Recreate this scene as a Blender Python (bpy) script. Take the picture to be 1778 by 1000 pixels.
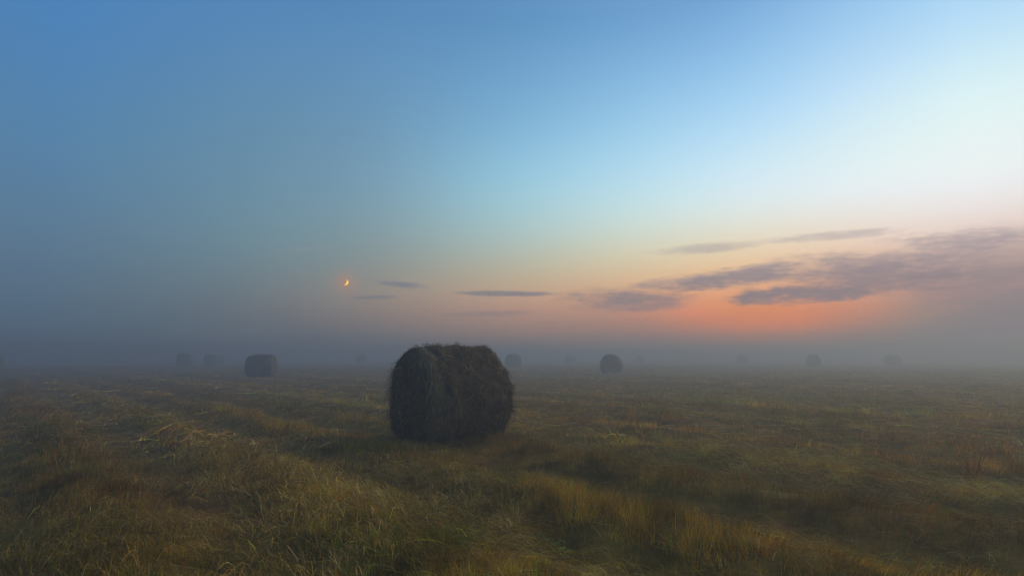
import bpy, math, random
import numpy as np
from mathutils import Vector, Matrix

scene = bpy.context.scene
col = scene.collection
for o in list(bpy.data.objects):
    bpy.data.objects.remove(o)

# ------------------------------------------------------------------ camera
CAM_Z = 1.29
LENS, SENSOR = 20.0, 36.0
PW, PH = 1778.0, 1000.0
F = PW * LENS / SENSOR
HORIZON = 619.4
PITCH = math.atan((HORIZON - PH / 2) / F)
cam_d = bpy.data.cameras.new('camera')
cam_d.lens, cam_d.sensor_width = LENS, SENSOR
cam_d.clip_start, cam_d.clip_end = 0.05, 6000
cam = bpy.data.objects.new('camera', cam_d)
cam.location = (0, 0, CAM_Z)
cam.rotation_euler = (math.pi / 2 + PITCH, 0, 0)
col.objects.link(cam)
scene.camera = cam


def ray(px, py):
    """unit direction of a photograph pixel (used for measuring the place)"""
    x, y = (px - PW / 2) / F, (PH / 2 - py) / F
    c, s = math.cos(PITCH), math.sin(PITCH)
    v = Vector((x, c - y * s, s + y * c))
    return v.normalized()


def azel(px, py):
    v = ray(px, py)
    return math.atan2(v.x, v.y), math.asin(v.z)


def pix(az, el):
    v = Vector((math.sin(az) * math.cos(el), math.cos(az) * math.cos(el), math.sin(el)))
    c, s = math.cos(PITCH), math.sin(PITCH)
    d = v.y * c + v.z * s
    return PW / 2 + F * v.x / d, PH / 2 - F * (v.z * c - v.y * s) / d


def on_ground(px, py, z=0.0):
    v = ray(px, py)
    t = (z - CAM_Z) / v.z
    return v.x * t, v.y * t


# ------------------------------------------------------------------ render / exposure
scene.render.engine = 'CYCLES'
vs = scene.view_settings
scene.display_settings.display_device = 'sRGB'
vs.view_transform = 'Standard'
vs.look = 'None'
vs.exposure, vs.gamma = 0.0, 1.0
vs.use_curve_mapping = False
cy = scene.cycles
cy.max_bounces, cy.diffuse_bounces, cy.glossy_bounces = 5, 3, 2
cy.transmission_bounces, cy.volume_bounces, cy.transparent_max_bounces = 3, 2, 4
cy.use_denoising = True
cy.denoising_prefilter = 'ACCURATE'
cy.use_adaptive_sampling = False
cy.caustics_reflective = cy.caustics_refractive = False

# ------------------------------------------------------------------ sky (dusk, sun below the horizon beyond the right)
FOG_SIGMA, FOG_TOP = 0.0218, 3.3


def lin(c):
    c = np.asarray(c, float) / 255
    return np.where(c <= 0.04045, c / 12.92, ((c + 0.055) / 1.055) ** 2.4)


GX = [0, 220, 440, 660, 889, 1110, 1330, 1550, 1778]
GY = [0, 100, 200, 300, 350, 400, 450, 490, 520, 545, 570, 595, 615]
GRID = lin([
    [(76,130,186),(80,131,184),(84,134,183),(88,137,184),(92,143,190),(104,154,202),(122,170,218),(146,194,236),(180,222,248)],
    [(80,130,178),(86,133,178),(93,138,180),(99,145,187),(107,156,198),(124,174,218),(150,198,236),(188,225,248),(215,242,252)],
    [(84,130,172),(92,135,170),(101,141,171),(109,151,182),(123,173,210),(150,200,232),(179,219,246),(215,238,251),(232,247,253)],
    [(88,126,160),(96,134,162),(106,142,165),(122,158,181),(148,196,219),(180,219,238),(212,235,247),(231,243,249),(236,242,248)],
    [(90,124,153),(99,131,155),(110,142,161),(128,160,175),(160,201,213),(196,226,232),(222,235,237),(234,237,238),(235,229,227)],
    [(91,121,146),(100,127,147),(112,140,152),(133,157,163),(168,194,194),(205,217,205),(227,221,203),(231,213,199),(225,200,190)],
    [(90,116,140),(99,122,138),(113,133,142),(138,148,146),(177,181,163),(213,201,168),(229,198,160),(225,186,160),(215,180,165)],
    [(89,112,134),(98,117,130),(113,125,131),(146,142,134),(186,168,143),(214,178,143),(228,172,135),(215,160,138),(200,160,150)],
    [(87,109,129),(96,112,124),(111,118,124),(145,134,126),(184,152,132),(206,154,126),(230,150,112),(182,142,127),(165,140,139)],
    [(86,107,125),(94,108,119),(107,112,118),(136,125,120),(167,139,127),(184,139,121),(232,132,98),(164,132,123),(140,131,137)],
    [(86,104,121),(91,104,114),(101,106,112),(121,116,115),(146,128,121),(152,128,120),(176,128,113),(138,126,126),(128,126,136)],
    [(85,102,117),(90,101,110),(96,101,109),(108,109,112),(127,120,118),(128,122,122),(127,121,122),(122,122,129),(122,126,138)],
    [(84,98,111),(90,97,104),(95,98,105),(104,106,109),(113,116,118),(113,118,120),(115,117,121),(117,119,125),(121,124,134)],
])


def grid(px, py):
    px = min(max(px, 0), PW)
    py = min(max(py, 0), 615)
    i = min(max(np.searchsorted(GX, px) - 1, 0), len(GX) - 2)
    j = min(max(np.searchsorted(GY, py) - 1, 0), len(GY) - 2)
    a = (px - GX[i]) / (GX[i + 1] - GX[i])
    b = (py - GY[j]) / (GY[j + 1] - GY[j])
    n_ = len(GX)
    rows = GRID[j] * (1 - b) + GRID[j + 1] * b
    p0, p1, p2, p3 = rows[max(i - 1, 0)], rows[i], rows[i + 1], rows[min(i + 2, n_ - 1)]
    return 0.5 * (2 * p1 + (p2 - p0) * a + (2 * p0 - 5 * p1 + 4 * p2 - p3) * a ** 2 + (3 * p1 - p0 - 3 * p2 + p3) * a ** 3)


def sky_seen(az, el):
    """sky radiance with the ground fog in front of it taken away"""
    px, py = pix(az, el)
    c = grid(px, py)
    fog = grid(px, 615)
    e = max(el, math.radians(2.0))
    T = math.exp(-FOG_SIGMA * (FOG_TOP - CAM_Z) / math.sin(e))
    return np.clip((c - (1 - T) * fog) / T, 0.03, 1.2)


EL = [0, 2, 3, 4.2, 5.5, 7, 9, 11.5, 14.5, 18, 22, 27, 32]
EL_MAX = 90.0
rad = math.radians
AZ_IN = list(np.linspace(-40, 40, 19))
ZENITH = lin((70, 112, 165))


def column(az):
    out = [(e, sky_seen(rad(az), rad(e))) for e in EL]
    top = out[-1][1]
    out.append((50, top * 0.45 + ZENITH * 0.55))
    out.append((90, ZENITH))
    return out


def mixcol(ca, cb, t):
    return [(e, a * (1 - t) + b * t) for (e, a), (_, b) in zip(ca, cb)]


back = [(e, lin((86, 98, 116)) * (1 - min(e / 60, 1)) + ZENITH * min(e / 60, 1)) for e in EL + [50, 90]]
cols = [(a, column(a)) for a in AZ_IN]
first, last = cols[0][1], cols[-1][1]
cols = ([(-180, back), (-95, mixcol(first, back, 0.6))] + cols +
        [(70, mixcol(last, back, 0.12)), (110, mixcol(last, back, 0.65)), (180, back)])

world = bpy.data.worlds.new('World')
scene.world = world
world.use_nodes = True
nt = world.node_tree
nt.nodes.clear()
N, LK = nt.nodes, nt.links


def math_node(op, a, b=None, c=None, clamp=False):
    n = N.new('ShaderNodeMath')
    n.operation = op
    n.use_clamp = clamp
    for k, v in enumerate((a, b, c)):
        if v is None:
            continue
        if isinstance(v, (int, float)):
            n.inputs[k].default_value = v
        else:
            LK.new(v, n.inputs[k])
    return n.outputs[0]


def smooth(v, lo, hi, to0=0.0, to1=1.0):
    n = N.new('ShaderNodeMapRange')
    n.interpolation_type = 'SMOOTHSTEP'
    LK.new(v, n.inputs['Value'])
    n.inputs['From Min'].default_value, n.inputs['From Max'].default_value = lo, hi
    n.inputs['To Min'].default_value, n.inputs['To Max'].default_value = to0, to1
    return n.outputs['Result']


def linear(v, lo, hi):
    n = N.new('ShaderNodeMapRange')
    LK.new(v, n.inputs['Value'])
    n.inputs['From Min'].default_value, n.inputs['From Max'].default_value = lo, hi
    return n.outputs['Result']


def mix_color(fac, a, b):
    n = N.new('ShaderNodeMix')
    n.data_type = 'RGBA'
    for sock, v in ((n.inputs[0], fac), (n.inputs[6], a), (n.inputs[7], b)):
        if isinstance(v, (int, float)):
            sock.default_value = v
        elif isinstance(v, (tuple, list)):
            sock.default_value = v
        else:
            LK.new(v, sock)
    return n.outputs[2]


tc = N.new('ShaderNodeTexCoord')
sep = N.new('ShaderNodeSeparateXYZ')
LK.new(tc.outputs['Generated'], sep.inputs[0])
gx, gy, gz = sep.outputs
AZ = math_node('MULTIPLY', math_node('ARCTAN2', gx, gy), 180 / math.pi)
ELV = math_node('MULTIPLY', math_node('ARCSINE', gz), 180 / math.pi)
# elevation drives every ramp, on a square-root scale so that the low sky gets most of the stops
elr = math_node('SQRT', math_node('DIVIDE', math_node('MAXIMUM', ELV, 0.0), EL_MAX, clamp=True))
acc = None
for k, (a, stops) in enumerate(cols):
    r = N.new('ShaderNodeValToRGB')
    r.color_ramp.interpolation = 'B_SPLINE'
    LK.new(elr, r.inputs[0])
    e = r.color_ramp.elements
    while len(e) < len(stops):
        e.new(0.5)
    for el_, (deg, c) in zip(e, stops):
        el_.position = math.sqrt(deg / EL_MAX)
        el_.color = (*c, 1)
    if acc is None:
        acc = r.outputs[0]
    else:
        acc = mix_color(linear(AZ, cols[k - 1][0], a), acc, r.outputs[0])

# ---- clouds: lens-shaped banks with wind-torn edges
vec = N.new('ShaderNodeCombineXYZ')
LK.new(AZ, vec.inputs[0])
LK.new(ELV, vec.inputs[1])


def noise(sx, sy, detail, seed, rough=0.6):
    m = N.new('ShaderNodeMapping')
    m.inputs['Location'].default_value = (seed, seed * 0.7, 0)
    m.inputs['Rotation'].default_value = (0, 0, rad(-8))
    m.inputs['Scale'].default_value = (sx, sy, 1)
    LK.new(vec.outputs[0], m.inputs[0])
    n = N.new('ShaderNodeTexNoise')
    n.noise_dimensions = '2D'
    n.inputs['Scale'].default_value = 1
    n.inputs['Detail'].default_value = detail
    n.inputs['Roughness'].default_value = rough
    LK.new(m.outputs[0], n.inputs[0])
    return math_node('SUBTRACT', n.outputs['Fac'], 0.5)


n_big, n_fine = noise(0.22, 0.9, 3, 3.1), noise(0.8, 3.2, 5, 11.7, 0.65)
torn_full = math_node('ADD', math_node('MULTIPLY', n_big, 1.5), math_node('MULTIPLY', n_fine, 1.15))
# photo x, y of the middle, half length, half thickness, slope (px per px), opacity, softness
BANKS = [
    (1560, 474, 345, 40, -0.02, 0.92, 1.2),
    (1820, 525, 340, 100, -0.02, 0.97, 1.5),
    (1720, 482, 270, 74, -0.03, 0.92, 1.5),
    (1390, 511, 165, 18, -0.06, 0.92, 1.0),
    (1270, 482, 240, 19, -0.14, 0.88, 1.1),
    (1090, 520, 130, 25, -0.03, 0.80, 1.4),
    (1120, 532, 90, 12, -0.04, 0.70, 1.2),
    (1225, 431, 110, 10, -0.10, 0.55, 1.5),
    (1440, 410, 150, 8, -0.09, 0.50, 1.5),
    (1690, 420, 210, 21, -0.06, 0.78, 1.4),
    (1590, 445, 160, 6, -0.04, 0.55, 1.4),
    (875, 510, 95, 6, 0.00, 0.75, 0.9),
    (697, 494, 52, 7, 0.10, 0.8, 0.9),
    (650, 516, 45, 4, -0.02, 0.5, 0.9),
    (850, 545, 90, 6, -0.02, 0.35, 1.0),
    (400, 580, 130, 13, 0.02, 0.35, 1.0),
    (520, 434, 60, 6, -0.05, 0.12, 1.0),
]
mask = None
for px, py, a, b, sl, op, so in BANKS:
    torn = math_node('MULTIPLY', torn_full, 0.3 if b > 50 else 0.65 if b > 30 else 1.0)      # the big veil is smooth
    az0, el0 = azel(px, py)
    x1, y1 = azel(px + a, py + sl * a)
    ang = math.atan2(y1 - el0, x1 - az0)
    la = math.degrees(math.hypot(x1 - az0, y1 - el0))
    lb = math.degrees(b / F)
    du = math_node('SUBTRACT', AZ, math.degrees(az0))
    dv = math_node('SUBTRACT', ELV, math.degrees(el0))
    ca, sa = math.cos(ang), math.sin(ang)
    u = math_node('DIVIDE', math_node('ADD', math_node('MULTIPLY', du, ca), math_node('MULTIPLY', dv, sa)), la)
    v = math_node('DIVIDE', math_node('SUBTRACT', math_node('MULTIPLY', dv, ca), math_node('MULTIPLY', du, sa)), lb)
    q = math_node('ADD', math_node('POWER', math_node('ABSOLUTE', u), 2.0), math_node('POWER', math_node('ABSOLUTE', v), 2.0))
    d = math_node('ADD', math_node('SUBTRACT', 1.0, q), torn)
    m = smooth(d, -0.15 * so, 0.95 * so, 0.0, op)
    mask = m if mask is None else math_node('MAXIMUM', mask, m)
ccol = mix_color(smooth(AZ, -12, 30), (*lin((118, 124, 136)), 1), (*lin((140, 129, 138)), 1))
ccol = mix_color(smooth(ELV, 5.5, 11), ccol, (*lin((168, 158, 168)), 1))
# the clouds live in the western sky only
mask = math_node('MULTIPLY', mask, smooth(AZ, 60, 100, 1.0, 0.0))
acc = mix_color(mask, acc, ccol)

# ---- aureole of the moon in the damp air
MOON_DIR = ray(599.5, 490)
dotn = N.new('ShaderNodeVectorMath')
dotn.operation = 'DOT_PRODUCT'
LK.new(tc.outputs['Generated'], dotn.inputs[0])
dotn.inputs[1].default_value = MOON_DIR
angm = math_node('MULTIPLY', math_node('ARCCOSINE', math_node('MINIMUM', dotn.outputs['Value'], 1.0)), 180 / math.pi)
glow = math_node('POWER', linear(angm, 2.3, 0.0), 2.5)
acc = mix_color(math_node('MULTIPLY', glow, 0.38), acc, (*lin((232, 142, 92)), 1))
# nothing but dark, misty ground below the horizon
acc = mix_color(smooth(ELV, -6, -0.5), (0.05, 0.055, 0.06, 1), acc)
bg = N.new('ShaderNodeBackground')
LK.new(acc, bg.inputs['Color'])
bg.inputs['Strength'].default_value = 1.0
wo = N.new('ShaderNodeOutputWorld')
LK.new(bg.outputs[0], wo.inputs['Surface'])

# ------------------------------------------------------------------ the afterglow: one very broad, warm sun lamp from the sunset side
sun_d = bpy.data.lights.new('sun', 'SUN')
sun_d.energy = 2.0
sun_d.angle = rad(50)
sun_d.color = (1.0, 0.63, 0.26)
sun = bpy.data.objects.new('sun', sun_d)
col.objects.link(sun)
SUN_AZ, SUN_EL = rad(58), rad(30)
sv = Vector((math.sin(SUN_AZ) * math.cos(SUN_EL), math.cos(SUN_AZ) * math.cos(SUN_EL), math.sin(SUN_EL)))
sun.rotation_euler = sv.to_track_quat('Z', 'Y').to_euler()

# ------------------------------------------------------------------ helpers


def tag(o, label=None, cat=None, group=None, kind=None):
    for k, v in (('label', label), ('category', cat), ('group', group), ('kind', kind)):
        if v:
            o[k] = v
    return o


def mesh_from_arrays(name, verts, faces_flat, sizes, color=None, mat=None, smooth_=True, parent=None):
    me = bpy.data.meshes.new(name)
    verts = np.ascontiguousarray(verts, np.float32)
    me.vertices.add(len(verts))
    me.vertices.foreach_set('co', verts.ravel())
    faces_flat = np.ascontiguousarray(faces_flat, np.int32)
    sizes = np.asarray(sizes, np.int32)
    me.loops.add(len(faces_flat))
    me.loops.foreach_set('vertex_index', faces_flat)
    me.polygons.add(len(sizes))
    me.polygons.foreach_set('loop_start', np.concatenate(([0], np.cumsum(sizes)[:-1])).astype(np.int32))
    me.update(calc_edges=True)
    if smooth_:
        me.polygons.foreach_set('use_smooth', np.ones(len(sizes), bool))
    if color is not None:
        a = me.color_attributes.new('tint', 'FLOAT_COLOR', 'POINT')
        rgba = np.ones((len(verts), 4), np.float32)
        rgba[:, :3] = color
        a.data.foreach_set('color', rgba.ravel())
    if mat:
        me.materials.append(mat)
    o = bpy.data.objects.new(name, me)
    col.objects.link(o)
    if parent:
        o.parent = parent
    return o


def _h(ix, iy, seed):
    n = (ix.astype(np.int64) * 374761393 + iy.astype(np.int64) * 668265263 + seed * 1442695041) & 0xFFFFFFFF
    n = ((n ^ (n >> 13)) * 1274126177) & 0xFFFFFFFF
    return ((n ^ (n >> 16)) & 0xFFFFFF) / float(0xFFFFFF)


def vnoise(x, y, seed=0):
    ix, iy = np.floor(x), np.floor(y)
    fx, fy = x - ix, y - iy
    fx, fy = fx * fx * (3 - 2 * fx), fy * fy * (3 - 2 * fy)
    a, b = _h(ix, iy, seed), _h(ix + 1, iy, seed)
    c, d = _h(ix, iy + 1, seed), _h(ix + 1, iy + 1, seed)
    return (a * (1 - fx) + b * fx) * (1 - fy) + (c * (1 - fx) + d * fx) * fy


def fbm(x, y, seed=0, octv=3):
    s, a, t = 0, 1.0, 0
    for k in range(octv):
        s = s + a * vnoise(x * 2 ** k + 17.3 * k, y * 2 ** k - 9.1 * k, seed + k)
        t += a
        a *= 0.5
    return s / t


def sstep(a, b, x):
    t = np.clip((x - a) / (b - a), 0, 1)
    return t * t * (3 - 2 * t)


# ------------------------------------------------------------------ the lie of the field
PERIOD, U0 = 1.55, 0.8
BALE_X, BALE_Y = -0.97, 8.93           # the near bale stands on a slight rise
RD = np.array((0.67, -0.742))         # the way the mower went


def row_u(x, y):
    u = 0.742 * x + 0.67 * y
    return u + 0.8 * (fbm(x * 0.13 + 5, y * 0.13, 41, 2) - 0.5) + 0.28 * (fbm(x * 0.7, y * 0.7 + 3, 43, 2) - 0.5)


def row_ridge(x, y):
    """1 on the top of a ridge, 0 in a furrow; and which ridge it is"""
    u = (row_u(x, y) - U0) / PERIOD
    return 0.5 + 0.5 * np.cos(2 * np.pi * u), np.round(u).astype(np.int64)


def height(x, y):
    r, k = row_ridge(x, y)
    d = np.hypot(x, y)
    amp = 0.15 * (0.45 + 0.9 * fbm(x * 0.35, y * 0.35 + 8, 51, 2))
    z = amp * (r - 0.5)
    z = z + 0.06 * (fbm(x * 0.9, y * 0.9, 53, 3) - 0.5) + 0.05 * (fbm(x * 3.1, y * 3.1, 57, 2) - 0.5)
    z = z + 0.35 * (fbm(x * 0.03, y * 0.03, 59, 2) - 0.5) * sstep(10, 50, d)
    w = np.exp(-(((x - BALE_X) ** 2 + (y - BALE_Y + 0.25) ** 2) / 1.5 ** 2) ** 2)
    return z * (1 - w) + w * (0.065 + 0.35 * z)


BALES = []   # x, y, radius of the trampled ring


# ------------------------------------------------------------------ materials


def new_mat(name):
    m = bpy.data.materials.new(name)
    m.use_nodes = True
    m.node_tree.nodes.clear()
    return m, m.node_tree.nodes, m.node_tree.links


def blade_material(name, translucent=0.3):
    m, n, l = new_mat(name)
    at = n.new('ShaderNodeAttribute')
    at.attribute_name = 'tint'
    geo = n.new('ShaderNodeNewGeometry')
    nz = n.new('ShaderNodeTexNoise')
    nz.inputs['Scale'].default_value = 9
    nz.inputs['Detail'].default_value = 3
    l.new(geo.outputs['Position'], nz.inputs['Vector'])
    mr = n.new('ShaderNodeMapRange')
    mr.inputs['From Min'].default_value, mr.inputs['From Max'].default_value = 0.3, 0.7
    mr.inputs['To Min'].default_value, mr.inputs['To Max'].default_value = 0.75, 1.25
    l.new(nz.outputs['Fac'], mr.inputs['Value'])
    vm = n.new('ShaderNodeVectorMath')
    vm.operation = 'SCALE'
    l.new(at.outputs['Color'], vm.inputs[0])
    l.new(mr.outputs[0], vm.inputs['Scale'])
    p = n.new('ShaderNodeBsdfPrincipled')
    p.inputs['Roughness'].default_value = 0.75
    p.inputs['Specular IOR Level'].default_value = 0.06
    t = n.new('ShaderNodeBsdfTranslucent')
    l.new(vm.outputs[0], p.inputs['Base Color'])
    l.new(vm.outputs[0], t.inputs['Color'])
    mx = n.new('ShaderNodeMixShader')
    mx.inputs[0].default_value = translucent
    l.new(p.outputs[0], mx.inputs[1])
    l.new(t.outputs[0], mx.inputs[2])
    o = n.new('ShaderNodeOutputMaterial')
    l.new(mx.outputs[0], o.inputs[0])
    return m


def soil_material():
    m, n, l = new_mat('stubble_soil')
    geo = n.new('ShaderNodeNewGeometry')
    cols_ = []
    for sc, det in ((0.5, 5), (3.5, 6), (30, 5)):
        t = n.new('ShaderNodeTexNoise')
        t.inputs['Scale'].default_value = sc
        t.inputs['Detail'].default_value = det
        t.inputs['Roughness'].default_value = 0.6
        l.new(geo.outputs['Position'], t.inputs['Vector'])
        cols_.append(t.outputs['Fac'])
    r1 = n.new('ShaderNodeValToRGB')
    r1.color_ramp.elements[0].position, r1.color_ramp.elements[1].position = 0.36, 0.64
    r1.color_ramp.elements[0].color = (0.10, 0.09, 0.018, 1)
    r1.color_ramp.elements[1].color = (0.22, 0.125, 0.036, 1)
    e = r1.color_ramp.elements.new(0.5)
    e.color = (0.16, 0.12, 0.024, 1)
    l.new(cols_[0], r1.inputs[0])
    r2 = n.new('ShaderNodeValToRGB')
    r2.color_ramp.elements[0].position, r2.color_ramp.elements[1].position = 0.34, 0.68
    r2.color_ramp.elements[0].color = (0.45, 0.43, 0.42, 1)
    r2.color_ramp.elements[1].color = (1.25, 1.2, 1.05, 1)
    l.new(cols_[1], r2.inputs[0])
    mx = n.new('ShaderNodeMix')
    mx.data_type, mx.blend_type = 'RGBA', 'MULTIPLY'
    mx.inputs[0].default_value = 1
    l.new(r1.outputs[0], mx.inputs[6])
    l.new(r2.outputs[0], mx.inputs[7])
    p = n.new('ShaderNodeBsdfPrincipled')
    p.inputs['Roughness'].default_value = 0.95
    p.inputs['Specular IOR Level'].default_value = 0.1
    l.new(mx.outputs[2], p.inputs['Base Color'])
    b = n.new('ShaderNodeBump')
    b.inputs['Strength'].default_value = 0.8
    b.inputs['Distance'].default_value = 0.03
    l.new(cols_[2], b.inputs['Height'])
    l.new(b.outputs[0], p.inputs['Normal'])
    o = n.new('ShaderNodeOutputMaterial')
    l.new(p.outputs[0], o.inputs[0])
    return m


def hay_material(name, stretch):
    """packed damp hay; stretch = scale of the fibre noise along x, around, outwards (object space)"""
    m, n, l = new_mat(name)
    tcn = n.new('ShaderNodeTexCoord')
    mp = n.new('ShaderNodeMapping')
    mp.inputs['Scale'].default_value = stretch
    l.new(tcn.outputs['Object'], mp.inputs[0])
    a = n.new('ShaderNodeTexNoise')
    a.inputs['Scale'].default_value = 1
    a.inputs['Detail'].default_value = 6
    a.inputs['Roughness'].default_value = 0.7
    a.inputs['Distortion'].default_value = 0.8
    l.new(mp.outputs[0], a.inputs['Vector'])
    c = n.new('ShaderNodeTexNoise')
    c.inputs['Scale'].default_value = 3
    c.inputs['Detail'].default_value = 4
    l.new(tcn.outputs['Object'], c.inputs['Vector'])
    r = n.new('ShaderNodeValToRGB')
    r.color_ramp.elements[0].position, r.color_ramp.elements[1].position = 0.33, 0.72
    r.color_ramp.elements[0].color = (0.034, 0.032, 0.024, 1)
    r.color_ramp.elements[1].color = (0.195, 0.155, 0.095, 1)
    l.new(a.outputs['Fac'], r.inputs[0])
    r2 = n.new('ShaderNodeValToRGB')
    r2.color_ramp.elements[0].position, r2.color_ramp.elements[1].position = 0.35, 0.65
    r2.color_ramp.elements[0].color = (0.7, 0.68, 0.7, 1)
    r2.color_ramp.elements[1].color = (1.15, 1.12, 1.0, 1)
    l.new(c.outputs['Fac'], r2.inputs[0])
    mx = n.new('ShaderNodeMix')
    mx.data_type, mx.blend_type = 'RGBA', 'MULTIPLY'
    mx.inputs[0].default_value = 1
    l.new(r.outputs[0], mx.inputs[6])
    l.new(r2.outputs[0], mx.inputs[7])
    p = n.new('ShaderNodeBsdfPrincipled')
    p.inputs['Roughness'].default_value = 0.95
    p.inputs['Specular IOR Level'].default_value = 0.1
    l.new(mx.outputs[2], p.inputs['Base Color'])
    b = n.new('ShaderNodeBump')
    b.inputs['Strength'].default_value = 0.9
    b.inputs['Distance'].default_value = 0.03
    l.new(a.outputs['Fac'], b.inputs['Height'])
    l.new(b.outputs[0], p.inputs['Normal'])
    o = n.new('ShaderNodeOutputMaterial')
    l.new(p.outputs[0], o.inputs[0])
    return m


M_BLADE = blade_material('grass_blades', 0.4)
M_STRAW = blade_material('hay_straws', 0.12)
M_SOIL = soil_material()
M_BARREL = hay_material('rolled_hay', (38, 9, 9))
M_END = hay_material('end_hay', (8, 30, 14))

# ------------------------------------------------------------------ ground: one sheet, fine near the camera
GROUND_R = 430.0
nr, na = 230, 560
rr = np.concatenate(([0.25], 0.25 * (GROUND_R / 0.25) ** (np.arange(1, nr) / (nr - 1))))
aa = np.linspace(0, 2 * np.pi, na, endpoint=False)
R_, A_ = np.meshgrid(rr, aa, indexing='ij')
X_, Y_ = R_ * np.sin(A_), R_ * np.cos(A_)
V = np.stack([X_, Y_, height(X_, Y_)], -1).reshape(-1, 3)
i, j = np.meshgrid(np.arange(nr - 1), np.arange(na), indexing='ij')
jn = (j + 1) % na
quads = np.stack([i * na + j, i * na + jn, (i + 1) * na + jn, (i + 1) * na + j], -1).reshape(-1, 4)[:, ::-1]
center = len(V)
V = np.vstack([V, [0, 0, float(height(np.array([0.0]), np.array([0.0]))[0])]])
tris = np.stack([np.full(na, center), np.arange(na), (np.arange(na) + 1) % na], -1)[:, ::-1]
ground = mesh_from_arrays('ground', V, np.concatenate([quads.ravel(), tris.ravel()]),
                          [4] * len(quads) + [3] * len(tris), mat=M_SOIL)
tag(ground, kind='structure')

# ------------------------------------------------------------------ haze: one box of even fog lying on the field
hz = 440.0
hb = np.array([(sx * hz, sy * hz, z) for z in (-1.6, FOG_TOP) for sy in (-1, 1) for sx in (-1, 1)])
hf = [(0, 2, 3, 1), (4, 5, 7, 6), (0, 1, 5, 4), (2, 6, 7, 3), (0, 4, 6, 2), (1, 3, 7, 5)]
m, n, l = new_mat('ground_fog')
pv = n.new('ShaderNodeVolumePrincipled')
pv.inputs['Color'].default_value = (0.385, 0.480, 0.590, 1)
pv.inputs['Density'].default_value = FOG_SIGMA
pv.inputs['Anisotropy'].default_value = 0.42
o_ = n.new('ShaderNodeOutputMaterial')
l.new(pv.outputs[0], o_.inputs['Volume'])
haze = mesh_from_arrays('haze', hb, np.array(hf).ravel(), [4] * 6, mat=m, smooth_=False)
tag(haze, 'pale evening fog lying low over the whole mown field', 'fog', kind='stuff')

# ------------------------------------------------------------------ strips of straw


def strips(P, width, side, color, segs_color=None):
    """P (n,k,3) centre lines, width (n,k) half widths, side (n,k,3) unit side vectors -> verts, faces, sizes, colours (tapered to a tip)"""
    n_, k = P.shape[:2]
    L_ = P - side * width[..., None]
    Rr = P + side * width[..., None]
    vv = np.concatenate([np.stack([L_[:, :-1], Rr[:, :-1]], 2).reshape(n_, -1, 3), P[:, -1:]], 1)   # 2(k-1)+1 verts
    nv = 2 * (k - 1) + 1
    base = (np.arange(n_) * nv)[:, None]
    fl, sz = [], []
    rows = []
    for s in range(k - 2):
        rows.append(base + np.array([2 * s, 2 * s + 1, 2 * s + 3, 2 * s + 2]))
    tri = base + np.array([2 * (k - 2), 2 * (k - 2) + 1, nv - 1])
    faces = np.concatenate([np.concatenate(rows, 1) if rows else np.zeros((n_, 0), int), tri], 1)
    sizes = np.tile([4] * (k - 2) + [3], n_)
    cc = np.repeat(color[:, None, :], nv, 1).reshape(-1, 3)
    return vv.reshape(-1, 3), faces.ravel(), sizes, cc


def join(*lots):
    vs_, fs, ss, cs = [], [], [], []
    off = 0
    for v, f, s, c in lots:
        vs_.append(v)
        fs.append(f + off)
        ss.append(s)
        cs.append(c)
        off += len(v)
    return np.concatenate(vs_), np.concatenate(fs), np.concatenate(ss), np.concatenate(cs)


# ------------------------------------------------------------------ round hay bales


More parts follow.
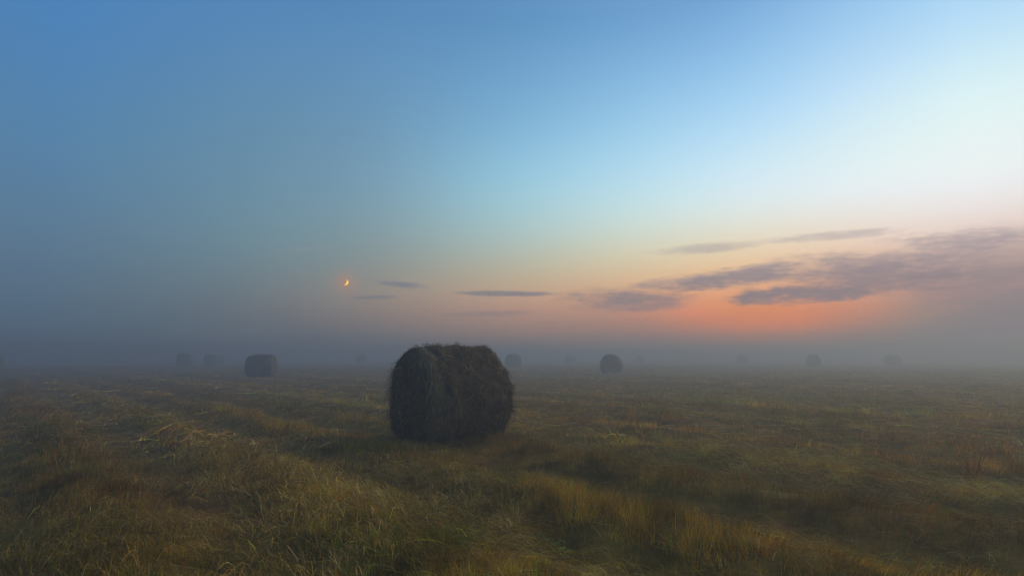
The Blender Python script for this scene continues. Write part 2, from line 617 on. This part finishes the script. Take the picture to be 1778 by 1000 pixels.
def make_bale(name, label, x, y, yaw, L=1.25, D=1.64, seed=0, res=1.0, straws=400, sag=0.04, tilt=0.0, groove=0.0):
    """a rolled bale: thing > hay_roll, two end_face, loose_straw; local x is its axis"""
    rng = np.random.default_rng(seed)
    root = bpy.data.objects.new(name, None)
    col.objects.link(root)
    zg = float(height(np.array([x]), np.array([y]))[0])
    root.location = (x, y, zg - 0.055)
    root.rotation_euler = (0, tilt, yaw)
    tag(root, label, 'hay bale', 'round hay bales left on the field')
    BALES.append((x, y, 0.5 * max(L, D)))
    Rb = D / 2
    nc, nl = int(110 * res) // 2 * 2, int(44 * res)
    off = rng.uniform(0, 50)

    def shape(t, th, rel):
        """t along the axis -1..1 on the barrel, rel 1 at the skin -> 0 at the centre of the end"""
        r = Rb * (1 - 0.15 * np.abs(t) ** 7)
        r = r * (1 + 0.030 * np.sin(t * 8.5 + off) * (0.6 + 0.4 * np.sin(th * 2 + off)))          # wrapped bands
        r = r - 0.05 * groove * np.exp(-((t + 0.66) / 0.09) ** 2)
        r = r + 0.085 * (fbm(t * 2.2 + off, np.cos(th) * 2.2 + np.sin(th) * 1.3 + 20, seed + 3, 3) - 0.5)
        r = r + 0.045 * (fbm(t * 9 + off, th * 5 + 9, seed + 5, 2) - 0.5) * sstep(0, 0.6, np.pi - np.abs(th))
        ax = t * L / 2
        ax = ax + np.sign(t) * (0.13 * (1 - rel ** 2.2)) * (np.abs(t) > 0.999)
        ax = ax + (np.abs(t) > 0.999) * np.sign(t) * 0.07 * (fbm(np.cos(th) * rel * 3 + off, np.sin(th) * rel * 3 + 9, seed + 7, 3) - 0.5)
        yy, zz = r * rel * np.sin(th), r * rel * np.cos(th)
        # settled under its own weight: flat underneath, wider low down
        floor_ = -Rb * 0.80
        zz = np.where(zz < floor_, floor_ + (zz - floor_) * 0.12, zz)
        yy = yy * (1 + sag * np.clip(-zz / Rb, -0.6, 1))
        return np.stack([ax, yy, zz + Rb * 0.82], -1)

    th = np.linspace(-np.pi, np.pi, nc, endpoint=False)
    tt = np.sin(np.linspace(-np.pi / 2, np.pi / 2, nl))
    T_, TH = np.meshgrid(tt, th, indexing='ij')
    Vb = shape(T_ * 0.9985, TH, np.ones_like(T_))
    a, b = np.meshgrid(np.arange(nl - 1), np.arange(nc), indexing='ij')
    bn = (b + 1) % nc
    q = np.stack([a * nc + b, a * nc + bn, (a + 1) * nc + bn, (a + 1) * nc + b], -1).reshape(-1, 4)
    mesh_from_arrays('hay_roll', Vb.reshape(-1, 3), q.ravel(), [4] * len(q), mat=M_BARREL, parent=root)
    ne = max(6, int(16 * res))
    rel = np.linspace(1.0, 0.0, ne)
    for s in (-1, 1):
        RL, TH2 = np.meshgrid(rel[:-1], th, indexing='ij')
        Ve = shape(np.full_like(RL, float(s)), TH2, RL).reshape(-1, 3)
        c0 = shape(np.array([float(s)]), np.array([0.0]), np.array([0.0]))
        a, b = np.meshgrid(np.arange(ne - 2), np.arange(nc), indexing='ij')
        bn = (b + 1) % nc
        q = np.stack([a * nc + b, a * nc + bn, (a + 1) * nc + bn, (a + 1) * nc + b], -1).reshape(-1, 4)
        k = (ne - 2) * nc
        t3 = np.stack([k + np.arange(nc), k + (np.arange(nc) + 1) % nc, np.full(nc, len(Ve))], -1)
        if s < 0:
            q, t3 = q[:, ::-1], t3[:, ::-1]
        mesh_from_arrays('end_face', np.vstack([Ve, c0]), np.concatenate([q.ravel(), t3.ravel()]),
                         [4] * len(q) + [3] * len(t3), mat=M_END, parent=root)
    # straws lying on and hanging from the skin
    K = 5
    n1 = int(straws * 0.62)
    n2 = straws - n1
    fine = 1.0 if res >= 1 else 2.6
    # straws lie in wisps that share a direction and a tone
    nwisp = max(20, straws // 18)
    wt, wa = rng.uniform(-1, 1, nwisp), rng.uniform(-2.6, 2.6, nwisp)
    wd = np.where(rng.random(nwisp) < 0.6, rng.normal(np.pi / 2, 0.5, nwisp), rng.uniform(0, np.pi, nwisp))
    wtone = rng.lognormal(0, 0.42, nwisp)
    wlen = rng.uniform(0.10, 0.42, nwisp)
    wi = rng.integers(0, nwisp, n1)
    t0 = np.clip(wt[wi] + rng.normal(0, 0.045, n1), -1, 1)
    a0 = wa[wi] + rng.normal(0, 0.05, n1)
    ln = wlen[wi] * rng.uniform(0.5, 1.2, n1)
    dirn = wd[wi] + rng.normal(0, 0.22, n1) + np.pi * (rng.random(n1) < 0.5)
    s_ = np.linspace(0, 1, K)[None]
    curl = rng.normal(0, 0.9, n1)[:, None]
    dd = dirn[:, None] + curl * s_
    tp = np.clip(t0[:, None] + np.cumsum(np.cos(dd), 1) / K * ln[:, None] * 2 / L, -0.998, 0.998)
    ap = a0[:, None] + np.cumsum(np.sin(dd), 1) / K * ln[:, None] / Rb
    P = shape(tp, ap, np.ones_like(tp))
    out = np.stack([np.zeros_like(ap), np.sin(ap), np.cos(ap)], -1)
    lift = (0.004 + rng.uniform(0, 0.02, (n1, 1)) + np.abs(rng.normal(0, 1, (n1, 1))) ** 3 * 0.012 * s_ ** 1.5)
    lift = np.minimum(lift, 0.075)
    P1 = P + out * lift[..., None]
    # on the ends, mostly combed downwards
    w2 = max(12, n2 // 16)
    w2i = rng.integers(0, w2, n2)
    rl = np.clip(np.sqrt(rng.uniform(0.02, 1, w2))[w2i] + rng.normal(0, 0.04, n2), 0.02, 1)
    an = rng.uniform(-np.pi, np.pi, w2)[w2i] + rng.normal(0, 0.06, n2)
    tone2 = rng.lognormal(-0.05, 0.42, w2)[w2i]
    d2c = rng.normal(-np.pi / 2, 0.5, w2)[w2i]
    sg = np.where(rng.random(n2) < 0.7, -1.0, 1.0)
    yy, zz = rl * np.sin(an), rl * np.cos(an)
    ln2 = rng.uniform(0.08, 0.36, n2) / Rb
    d2 = (d2c + rng.normal(0, 0.2, n2))[:, None] + rng.normal(0, 0.5, n2)[:, None] * s_
    yy = yy[:, None] + np.cumsum(np.cos(d2), 1) / K * ln2[:, None]
    zz = zz[:, None] + np.cumsum(np.sin(d2), 1) / K * ln2[:, None]
    rl2 = np.hypot(yy, zz)
    P2 = shape(np.repeat(sg[:, None], K, 1), np.arctan2(yy, zz), np.minimum(rl2, 1.03))
    P2[..., 0] += sg[:, None] * (0.006 + np.minimum(np.abs(rng.normal(0, 1, (n2, 1))) ** 3 * 0.02 * s_, 0.12))
    P_ = np.concatenate([P1, P2])
    P_[..., 2] = np.maximum(P_[..., 2], 0.02)
    tang = np.gradient(P_, axis=1)
    nrm = np.concatenate([out, np.stack([np.repeat(sg[:, None], K, 1), 0 * rl2, 0 * rl2], -1)])
    side = np.cross(tang, nrm + rng.normal(0, 0.5, nrm.shape[:1] + (1, 3)))
    side /= np.linalg.norm(side, axis=-1, keepdims=True) + 1e-9
    w = rng.uniform(0.0012, 0.0032, (len(P_), 1)) * fine * np.array([[1, 1, 0.9, 0.7, 0]])
    base = np.array([(0.060, 0.052, 0.042), (0.095, 0.078, 0.052), (0.15, 0.12, 0.075), (0.045, 0.050, 0.030), (0.036, 0.033, 0.030)])
    cc = base[rng.choice(5, len(P_), p=[0.34, 0.24, 0.08, 0.12, 0.22])] * rng.uniform(0.8, 1.2, (len(P_), 1))
    cc = np.array((1.95, 1.72, 1.25)) * cc * np.concatenate([wtone[wi], tone2])[:, None]
    lots = [strips(P_, w, side, cc)]
    if res >= 1:
        # a pale wisp of hay hanging down the near rim
        nw = 700
        cl = rng.integers(0, 9, nw)
        th0 = np.array([-0.25, -0.6, -0.95, -1.2, -1.35, -1.55, -1.75, -1.95, -1.6])[cl] + rng.normal(0, 0.13, nw)
        tq = np.array([-0.75, -0.86, -0.70, -0.9, -0.78, -0.84, -0.68, -0.8, -0.35])[cl] + rng.normal(0, 0.055, nw)
        ln3 = rng.uniform(0.15, 0.45, nw)
        d3 = rng.normal(0, 0.33, nw)[:, None] + rng.normal(0, 0.5, nw)[:, None] * s_
        tp = np.clip(tq[:, None] + np.cumsum(np.sin(d3), 1) / K * ln3[:, None] * 2 / L, -0.998, 0.9)
        ap = th0[:, None] - np.cumsum(np.cos(d3), 1) / K * ln3[:, None] / Rb
        P3 = shape(tp, np.maximum(ap, -2.75), np.ones_like(tp))
        o3 = np.stack([np.zeros_like(ap) - 0.35, np.sin(ap), np.cos(ap)], -1)
        P3 = P3 + o3 * (0.012 + 0.03 * rng.random((nw, 1, 1)))
        P3[..., 2] = np.maximum(P3[..., 2], 0.03)
        t3_ = np.gradient(P3, axis=1)
        sd = np.cross(t3_, o3 + rng.normal(0, 0.4, (nw, 1, 3)))
        sd /= np.linalg.norm(sd, axis=-1, keepdims=True) + 1e-9
        w3 = rng.uniform(0.0015, 0.0035, (nw, 1)) * np.array([[1, 1, 0.9, 0.7, 0]])
        c3 = np.array((0.27, 0.24, 0.135)) * rng.uniform(0.5, 1.3, (nw, 1))
        lots.append(strips(P3, w3, sd, c3))
        # ragged tufts poking out past the far rim
        for (tt0, th0_, reach, m_) in ((0.97, -1.35, 0.12, 60), (0.95, -0.95, 0.08, 40), (0.96, -1.75, 0.12, 40), (0.97, -0.2, 0.09, 30)):
            B = shape(np.clip(rng.normal(tt0, 0.03, m_), -1, 0.998), rng.normal(th0_, 0.07, m_), np.ones(m_))
            dr = np.array((0.8, math.sin(th0_), math.cos(th0_) - 0.35)) + rng.normal(0, 0.35, (m_, 3))
            dr /= np.linalg.norm(dr, axis=1, keepdims=True)
            ll = reach * rng.uniform(0.4, 1.1, m_)[:, None, None]
            P4 = B[:, None] + dr[:, None] * ll * s_[0][None, :, None] - np.array((0, 0, 0.35)) * ll * s_[0][None, :, None] ** 2
            sd = np.cross(dr, rng.normal(0, 1, (m_, 3)))
            sd /= np.linalg.norm(sd, axis=1, keepdims=True)
            w4 = rng.uniform(0.002, 0.004, (m_, 1)) * np.array([[1, 1, 0.9, 0.7, 0]])
            lots.append(strips(P4, w4, sd[:, None].repeat(K, 1), np.array((0.09, 0.08, 0.055)) * rng.uniform(0.6, 1.5, (m_, 1))))
    v, f, sz, c = join(*lots)
    ls = mesh_from_arrays('loose_straw', v, f, sz, c, M_STRAW, parent=root)
    ls['kind'] = 'stuff'
    return root


def dist_bale(px, h_px, D=1.53):
    d = F * D / h_px
    v = ray(px, HORIZON)
    return v.x / v.y * d, d


mx_, my_ = BALE_X, BALE_Y
make_bale('hay_bale', 'large dark round hay bale standing nearest the camera, shaggy straw on its sides',
          mx_, my_, rad(33), 1.38, 1.58, seed=11, res=1.6, straws=15000, sag=0.07, groove=1.0)
TILT = [-0.075, 0.02, -0.03, 0.04, 0.0, -0.03, 0.02, 0.0, 0.03, -0.02, 0.02, -0.04, 0.0]
FAR = [
    # photo x, apparent height in px, yaw, length, label
    (456, 39.5, 8, 1.62, 'dark round bale in mid distance left of the big bale, its broad side turned here'),
    (1061, 33.0, 68, 1.25, 'dark domed round bale in the middle distance right of the big bale'),
    (321, 23.0, 12, 1.32, 'faint fogged bale, left one of the pair beyond the broad dark bale'),
    (365, 21.0, 20, 1.25, 'faint fogged bale, right one of the pair beyond the broad dark bale'),
    (891, 23.5, 40, 1.25, 'greyed bale showing just beside the right shoulder of the big bale'),
    (1412, 21.0, 62, 1.3, 'fogged domed bale far off under the glowing orange gap in the clouds'),
    (1549, 18.5, 15, 1.6, 'wide pale bale almost lost in fog, farthest right of all'),
    (-13, 29.0, 30, 1.3, 'greyed bale cut off by the left edge of the picture'),
    (627, 15.0, 50, 1.25, 'barely visible bale in fog just left of the big bale'),
    (990, 15.0, 35, 1.25, 'barely visible bale in fog between the greyed bale and the domed dark bale'),
    (1288, 16.0, 55, 1.25, 'barely visible bale in fog between the domed dark bale and the orange-gap bale'),
    (382, 16.0, 30, 1.25, 'ghostly bale half hidden behind the right bale of the faint pair'),
    (1110, 15.0, 70, 1.25, 'ghostly bale in fog close to the right of the domed dark bale'),
]
for k, (px, hp, yw, L, lab) in enumerate(FAR):
    grow = 1.0 if hp > 30 else 1.09
    bx, by = dist_bale(px, hp, 1.53 * grow)
    make_bale('hay_bale', lab, bx, by, rad(yw), L * grow, 1.66 * grow, seed=100 + k * 7, tilt=TILT[k], res=0.6 if hp > 30 else 0.4, straws=900 if hp > 30 else 250)

# ------------------------------------------------------------------ grass and hay


def fields(x, y):
    r, k = row_ridge(x, y)
    green = fbm(x * 0.8 + 3, y * 0.8, 61, 3)
    patch = fbm(x * 0.33 + 9, y * 0.33, 63, 2)
    hay = fbm(x * 0.6 + 21, y * 0.6, 67, 3)
    k3 = np.mod(k, 3)
    return r, k, k3, green, patch, hay


GOLD = np.array((0.46, 0.275, 0.022))
OCHRE = np.array((0.40, 0.300, 0.022))
GREEN = np.array((0.165, 0.235, 0.016))
RUST = np.array((0.42, 0.170, 0.026))
TAN = np.array((0.54, 0.380, 0.115))
GREY = np.array((0.32, 0.235, 0.075))


def patchy(x, y, k, lo, hi):
    """tufts and whole rows differ: some sun-bleached, some dark and wet"""
    a = sstep(0.28, 0.74, fbm(x * 4.2 + 3, y * 4.2, 91, 3))
    b = _h(k, k * 0 + 7, 93)
    far = sstep(9, 22, np.hypot(x, y))
    a = a * (1 - 0.55 * far) + 0.275 * far
    return (lo + (hi - lo) * a) * (0.62 + 0.70 * b)


def blade_color(rng, x, y, r, kk, k3, green, patch):
    n_ = len(x)
    g = sstep(0.46, 0.64, green + 0.10 * (k3 == 0) * r - 0.05 * (k3 == 2))
    rust = sstep(0.52, 0.72, 1 - patch + 0.05)
    u = rng.random(n_)
    c = np.where((u < 0.20 + 0.58 * g)[:, None], GREEN, np.where((u < 0.66 + 0.2 * g)[:, None], OCHRE, GOLD))
    c = np.where((rng.random(n_) < 0.16 + 0.45 * rust)[:, None], RUST, c)
    c = np.where((rng.random(n_) < 0.06)[:, None], TAN, c)
    return np.minimum(c * rng.lognormal(-0.03, 0.36, (n_, 1)) * patchy(x, y, kk, 0.45, 1.5)[:, None], 0.75)


def scatter(rng, n_, d0, d1, power=1.0, half=52, apex=1.6):
    """points in the wedge of field the camera could see from here or a step aside"""
    u = rng.random(n_)
    d = ((d0 + apex) ** (2 * power) + u * ((d1 + apex) ** (2 * power) - (d0 + apex) ** (2 * power))) ** (1 / (2 * power))
    a = rng.uniform(-rad(half), rad(half), n_)
    return d * np.sin(a), d * np.cos(a) - apex


def clear_of_bales(x, y, pad=0.0):
    ok = np.ones(len(x), bool)
    for bx, by, br in BALES[:1]:
        c_, s_ = math.cos(rad(33)), math.sin(rad(33))
        lx, ly = (x - bx) * c_ + (y - by) * s_, -(x - bx) * s_ + (y - by) * c_
        ok &= ~((np.abs(lx) < 0.62 + pad) & (np.abs(ly) < 0.42 + pad))
    return ok


def stand(seed, n_, d0, d1, hscale, wscale, k=3, power=1.0, keep=None):
    rng = np.random.default_rng(seed)
    x, y = scatter(rng, n_, d0, d1, power)
    r, kk, k3, green, patch, hay = fields(x, y)
    # clumps: thin out the furrows and the swaths of cut hay
    dens = 0.22 + (0.40 + 0.6 * sstep(0.15, 0.8, r)) * 1.3 * sstep(0.25, 0.75, fbm(x * 2.6, y * 2.6, 71, 2))
    ok = (rng.random(n_) < dens) & clear_of_bales(x, y)
    x, y, r, kk, k3, green, patch, hay = (q[ok] for q in (x, y, r, kk, k3, green, patch, hay))
    n_ = len(x)
    z = height(x, y)
    clump = fbm(x * 1.9 + 7, y * 1.9, 73, 2)
    H = hscale * (0.050 + 0.15 * (0.28 + 0.72 * sstep(0.1, 0.9, r)) * (0.22 + 1.15 * sstep(0.15, 0.85, clump))) * rng.uniform(0.55, 1.35, n_)
    H = H * np.where(k3 == 1, 0.72, 1.0)
    tall = rng.random(n_) < 0.012
    H = np.where(tall, H * 1.9, H)
    head = rng.uniform(0, 2 * np.pi, n_)
    # combed over by the mower in places
    comb = sstep(0.45, 0.7, fbm(x * 0.9 + 30, y * 0.9, 77, 2))
    lean = np.abs(rng.normal(0, 0.55, n_)) + 0.08
    lx = np.cos(head) * lean + comb * 0.9 * RD[0]
    ly = np.sin(head) * lean + comb * 0.9 * RD[1]
    up = 1.0 / np.sqrt(1 + lx ** 2 + ly ** 2)
    sfr = np.linspace(0, 1, k)[None]
    P = np.stack([x[:, None] + lx[:, None] * H[:, None] * up[:, None] * sfr ** 1.6,
                  y[:, None] + ly[:, None] * H[:, None] * up[:, None] * sfr ** 1.6,
                  z[:, None] - 0.012 + H[:, None] * up[:, None] * sfr], -1)
    ang = rng.uniform(0, np.pi, n_)
    side = np.stack([np.cos(ang), np.sin(ang), np.zeros(n_)], -1)[:, None].repeat(k, 1)
    w = (wscale * rng.uniform(0.7, 1.5, n_))[:, None] * np.linspace(1, 0.55, k)[None]
    w = w * np.where(tall, 0.7, 1.0)[:, None]
    c = blade_color(rng, x, y, r, kk, k3, green, patch)
    return strips(P, w, side, c)


def lying(seed, n_, d0, d1, lo, hi, w0, power=1.0, k=4):
    """cut hay: long straws lying along the swaths"""
    rng = np.random.default_rng(seed)
    x, y = scatter(rng, n_, d0, d1, power)
    r, kk, k3, green, patch, hay = fields(x, y)
    want = 0.20 + 1.0 * (k3 == 1) * sstep(0.25, 0.8, r) * sstep(0.25, 0.5, hay) + 0.75 * sstep(0.54, 0.66, hay)
    want = want + 0.55 * sstep(2.0, 3.6, x) * sstep(7.5, 5.5, y) * sstep(0.40, 0.55, hay)
    # trodden, spilled hay round the big bale
    db = np.hypot(x - mx_, y - my_)
    want = want + 0.8 * sstep(1.45, 0.8, db)
    ok = (rng.random(n_) < want) & clear_of_bales(x, y)
    x, y, r, kk, k3, green, patch, hay = (q[ok] for q in (x, y, r, kk, k3, green, patch, hay))
    n_ = len(x)
    mound = sstep(0.4, 0.65, hay) * 0.06 + 0.07 * (k3 == 1) * r
    z = height(x, y)
    ln = rng.uniform(lo, hi, n_)
    base_dir = math.atan2(RD[1], RD[0]) + 1.6 * (fbm(x * 0.8, y * 0.8 + 60, 83, 2) - 0.5)
    head = base_dir + rng.normal(0, 0.42, n_) + np.pi * (rng.random(n_) < 0.5)
    curl = rng.normal(0, 0.26, n_)[:, None]
    sfr = np.linspace(0, 1, k)[None]
    hd = head[:, None] + curl * (sfr - 0.5)
    px_ = x[:, None] + np.cumsum(np.cos(hd), 1) / k * ln[:, None]
    py_ = y[:, None] + np.cumsum(np.sin(hd), 1) / k * ln[:, None]
    lvl = 0.01 + (mound + 0.045) * rng.random(n_)
    arch = rng.uniform(-0.01, 0.06, n_)[:, None] * np.sin(np.pi * sfr) + rng.normal(0, 0.035, n_)[:, None] * (sfr - 0.5)
    gz_ = height(px_.ravel(), py_.ravel()).reshape(px_.shape)
    pz_ = np.maximum(gz_ + 0.004, 0.5 * gz_ + 0.5 * z[:, None] + lvl[:, None] + arch)
    P = np.stack([px_, py_, pz_], -1)
    tang = np.gradient(P, axis=1)
    side = np.cross(tang, np.array((0, 0, 1.0)) + rng.normal(0, 0.6, (n_, 1, 3)))
    side /= np.linalg.norm(side, axis=-1, keepdims=True) + 1e-9
    w = (w0 * rng.uniform(0.6, 1.5, n_))[:, None] * np.linspace(1, 0.6, k)[None]
    u = rng.random(n_)
    c = np.where((u < 0.30)[:, None], TAN, np.where((u < 0.55)[:, None], GREY, np.where((u < 0.78)[:, None], OCHRE, np.where((u < 0.9)[:, None], RUST, GREEN))))
    c = np.minimum(c * rng.lognormal(-0.08, 0.38, (n_, 1)) * patchy(x, y, kk, 0.5, 1.35)[:, None], 0.75)
    return strips(P, w, side, c)


v, f, s, c = join(
    stand(1, 300000, 2.2, 8.5, 0.76, 0.0013),
    stand(2, 200000, 8.5, 17, 0.82, 0.0026),
    stand(3, 200000, 17, 42, 0.80, 0.0055, k=2, power=0.8),
    stand(4, 120000, 42, 120, 0.85, 0.016, k=2, power=0.6),
)
g = mesh_from_arrays('grass', v, f, s, c, M_BLADE)
tag(g, 'mown stubble and grass in gold, ochre and green over the whole field', 'grass', kind='stuff')
v, f, s, c = join(
    lying(11, 135000, 2.2, 8.5, 0.08, 0.36, 0.0011),
    lying(12, 50000, 8.5, 20, 0.2, 0.7, 0.0034),
    lying(13, 26000, 20, 60, 0.4, 1.2, 0.010, power=0.8),
)
g = mesh_from_arrays('cut_hay', v, f, s, c, M_STRAW)
tag(g, 'loose cut hay lying in swaths between the rows of stubble', 'hay', kind='stuff')

# ------------------------------------------------------------------ single plants


def tube(P, r0, r1, seg=5):
    P = np.asarray(P, float)
    k = len(P)
    tg = np.gradient(P, axis=0)
    tg /= np.linalg.norm(tg, axis=1, keepdims=True)
    ref = np.array((1.0, 0.2, 0.1))
    s1 = np.cross(tg, ref)
    s1 /= np.linalg.norm(s1, axis=1, keepdims=True)
    s2 = np.cross(tg, s1)
    rr_ = np.linspace(r0, r1, k)[:, None, None]
    th = np.linspace(0, 2 * np.pi, seg, endpoint=False)
    V_ = P[:, None] + rr_ * (np.cos(th)[None, :, None] * s1[:, None] + np.sin(th)[None, :, None] * s2[:, None])
    a, b = np.meshgrid(np.arange(k - 1), np.arange(seg), indexing='ij')
    bn = (b + 1) % seg
    q = np.stack([a * seg + b, a * seg + bn, (a + 1) * seg + bn, (a + 1) * seg + b], -1).reshape(-1, 4)
    return V_.reshape(-1, 3), q.ravel(), np.full(len(q), 4)


def plant(name, label, cat, px, py, H, stems, color, seed, spread=0.12, seeds=True, leaves=0, leaf_len=0.1, group=None):
    rng = np.random.default_rng(seed)
    x, y = on_ground(px, py)
    z = float(height(np.array([x]), np.array([y]))[0])
    root = bpy.data.objects.new(name, None)
    col.objects.link(root)
    root.location = (x, y, z - 0.01)
    tag(root, label, cat, group)
    color = np.array(color)
    for s in range(stems):
        a = rng.uniform(0, 2 * np.pi)
        ln = rng.uniform(0.2, 1) * spread
        h = H * rng.uniform(0.45, 1.0) if s else H
        t_ = np.linspace(0, 1, 6)
        P = np.stack([0.015 * np.cos(a) + np.cos(a) * ln * t_ ** 1.5, 0.015 * np.sin(a) + np.sin(a) * ln * t_ ** 1.5, h * t_], -1)
        v, f, sz = tube(P, 0.0035, 0.0018)
        cc = np.repeat((color * rng.uniform(0.8, 1.1))[None], len(v), 0)
        st = mesh_from_arrays('stem', v, f, sz, cc, M_STRAW, parent=root)
        if seeds:
            # a dense spike of small husks along the upper stem
            m_ = 110
            tq = rng.uniform(0.42, 1.0, m_)
            B = np.stack([np.interp(tq, t_, P[:, q]) for q in range(3)], -1)
            aa_ = rng.uniform(0, 2 * np.pi, m_)
            dr = np.stack([np.cos(aa_), np.sin(aa_), rng.uniform(0.2, 1.2, m_)], -1)
            ll = rng.uniform(0.008, 0.022, m_)[:, None] * (1.3 - 0.7 * tq)[:, None]
            PP = np.stack([B, B + dr * ll * 0.5, B + dr * ll], 1)
            sd = np.cross(dr, (0, 0, 1.0))
            sd /= np.linalg.norm(sd, axis=1, keepdims=True)
            w = np.full((m_, 3), 0.0035)
            w[:, 0] = 0.0015
            v, f, sz, cc = strips(PP, w, sd[:, None].repeat(3, 1), color * rng.uniform(0.6, 1.2, (m_, 1)))
            hd = mesh_from_arrays('seed_head', v, f, sz, cc, M_STRAW, parent=st)
            hd['kind'] = 'stuff'
        for q in range(leaves):
            tq = rng.uniform(0.25, 0.95)
            B = np.array([np.interp(tq, t_, P[:, m]) for m in range(3)])
            aa_ = rng.uniform(0, 2 * np.pi)
            dr = np.array((np.cos(aa_), np.sin(aa_), 0.55))
            sl = np.linspace(0, 1, 6)[:, None]
            C_ = B + dr * sl * leaf_len + np.array((0, 0, -0.5)) * leaf_len * sl ** 2
            sd = np.cross(dr, (0, 0, 1.0))
            sd /= np.linalg.norm(sd)
            wv = (np.array([0.05, 0.8, 1.0, 0.8, 0.5, 0]) * leaf_len * 0.13)[None]
            v, f, sz, cc = strips(C_[None], wv, np.tile(sd, (1, 6, 1)), (color * rng.uniform(0.8, 1.2))[None])
            mesh_from_arrays('leaf', v, f, sz, cc, M_BLADE, parent=st)
    return root


plant('dry_weed', 'tall rust brown dock stalks standing above the grass near the right edge', 'weed', 1692, 852, 0.44, 18, (0.50, 0.26, 0.075), 5, 0.12)
plant('dry_weed', 'short single rust brown dock stalk right of the tall brown clump', 'weed', 1726, 815, 0.24, 3, (0.38, 0.15, 0.06), 6, 0.04)
plant('leafy_weed', 'small green weed with pointed leaves in the bottom foreground', 'weed', 975, 962, 0.15, 2, (0.14, 0.22, 0.03), 8, 0.06, seeds=False, leaves=6, leaf_len=0.085)


def tuft(label, px, py, n_, H, color, seed, rad_=0.16, bend=0.0):
    rng = np.random.default_rng(seed)
    x, y = on_ground(px, py)
    bx, by = rng.normal(0, rad_, n_), rng.normal(0, rad_, n_)
    bz = height(x + bx, y + by) - 0.015
    a = rng.uniform(0, 2 * np.pi, n_)
    ln = np.abs(rng.normal(0.25, 0.2, n_))
    h = H * rng.uniform(0.4, 1.1, n_)
    sf = np.linspace(0, 1, 5)[None]
    lx, ly = np.cos(a) * ln + bend * RD[0] * rng.uniform(0.6, 1.2, n_), np.sin(a) * ln + bend * RD[1] * rng.uniform(0.6, 1.2, n_)
    k_ = 1 / np.sqrt(1 + 0.6 * (lx ** 2 + ly ** 2))
    P = np.stack([bx[:, None] + (lx * h * k_)[:, None] * sf ** 1.6, by[:, None] + (ly * h * k_)[:, None] * sf ** 1.6,
                  bz[:, None] + (h * k_)[:, None] * (sf - 0.3 * sf ** 3)], -1)
    th = rng.uniform(0, np.pi, n_)
    side = np.stack([np.cos(th), np.sin(th), 0 * th], -1)[:, None].repeat(5, 1)
    w = (0.0015 * rng.uniform(0.7, 1.4, n_))[:, None] * np.linspace(1, 0.5, 5)[None]
    v, f, s, c = strips(P, w, side, np.array(color) * rng.uniform(0.6, 1.3, (n_, 1)))
    o = mesh_from_arrays('grass_tuft', v, f, s, c, M_BLADE)
    o.location = (x, y, 0)
    tag(o, label, 'grass tuft', 'taller tufts in the stubble', 'stuff')
    return o


tuft('fresh green tuft of long blades at the bottom, right of the middle hay swath', 775, 960, 260, 0.26, (0.15, 0.22, 0.025), 21, 0.15)
tuft('yellow green tuft of leaning grass at the lower left', 130, 960, 520, 0.30, (0.46, 0.37, 0.05), 22, 0.34, 1.1)
tuft('golden tuft of dense grass at the bottom right of the middle', 1330, 985, 300, 0.17, (0.42, 0.29, 0.03), 23, 0.34, 0.4)

# ------------------------------------------------------------------ the moon: a thin crescent, tipped over, far beyond the field
MOON_D = 3000.0
mr_ = MOON_D * math.tan(rad(0.29))
K = 24
ph = np.linspace(-np.pi / 2, np.pi / 2, K)
lon = np.linspace(0, 1, 7)
PHI, LO = np.meshgrid(ph, lon, indexing='ij')
lam = rad(24) + LO * rad(66)        # the sunlit slice of the ball, from terminator to limb
Xm, Ym, Zm = np.cos(PHI) * np.sin(lam), -np.cos(PHI) * np.cos(lam), np.sin(PHI)
top = np.stack([Xm, Ym, Zm], -1).reshape(-1, 3) * mr_
low = top * 0.97 + np.array((0, 0.25 * mr_, 0))
nl_ = len(lon)
a, b = np.meshgrid(np.arange(K - 1), np.arange(nl_ - 1), indexing='ij')
q = np.stack([a * nl_ + b, a * nl_ + b + 1, (a + 1) * nl_ + b + 1, (a + 1) * nl_ + b], -1).reshape(-1, 4)
n0 = len(top)
edge = []
for a_ in range(K - 1):
    edge.append((a_ * nl_, (a_ + 1) * nl_, n0 + (a_ + 1) * nl_, n0 + a_ * nl_))
    e1 = nl_ - 1
    edge.append((a_ * nl_ + e1, n0 + a_ * nl_ + e1, n0 + (a_ + 1) * nl_ + e1, (a_ + 1) * nl_ + e1))
allq = np.concatenate([q, q[:, ::-1] + n0, np.array(edge)])
m, n, l = new_mat('moonlit')
em = n.new('ShaderNodeEmission')
em.inputs['Color'].default_value = (1.0, 0.64, 0.045, 1)
em.inputs['Strength'].default_value = 1.5
o_ = n.new('ShaderNodeOutputMaterial')
l.new(em.outputs[0], o_.inputs[0])
moon = mesh_from_arrays('moon', np.vstack([top, low]), allq.ravel(), [4] * len(allq), mat=m)
mv = MOON_DIR
moon.matrix_world = (Matrix.Translation(Vector((0, 0, CAM_Z)) + mv * MOON_D) @ mv.to_track_quat('Y', 'Z').to_matrix().to_4x4()
                     @ Matrix.Rotation(rad(24), 4, 'Y'))
tag(moon, 'thin golden crescent moon low in the hazy evening sky', 'moon')
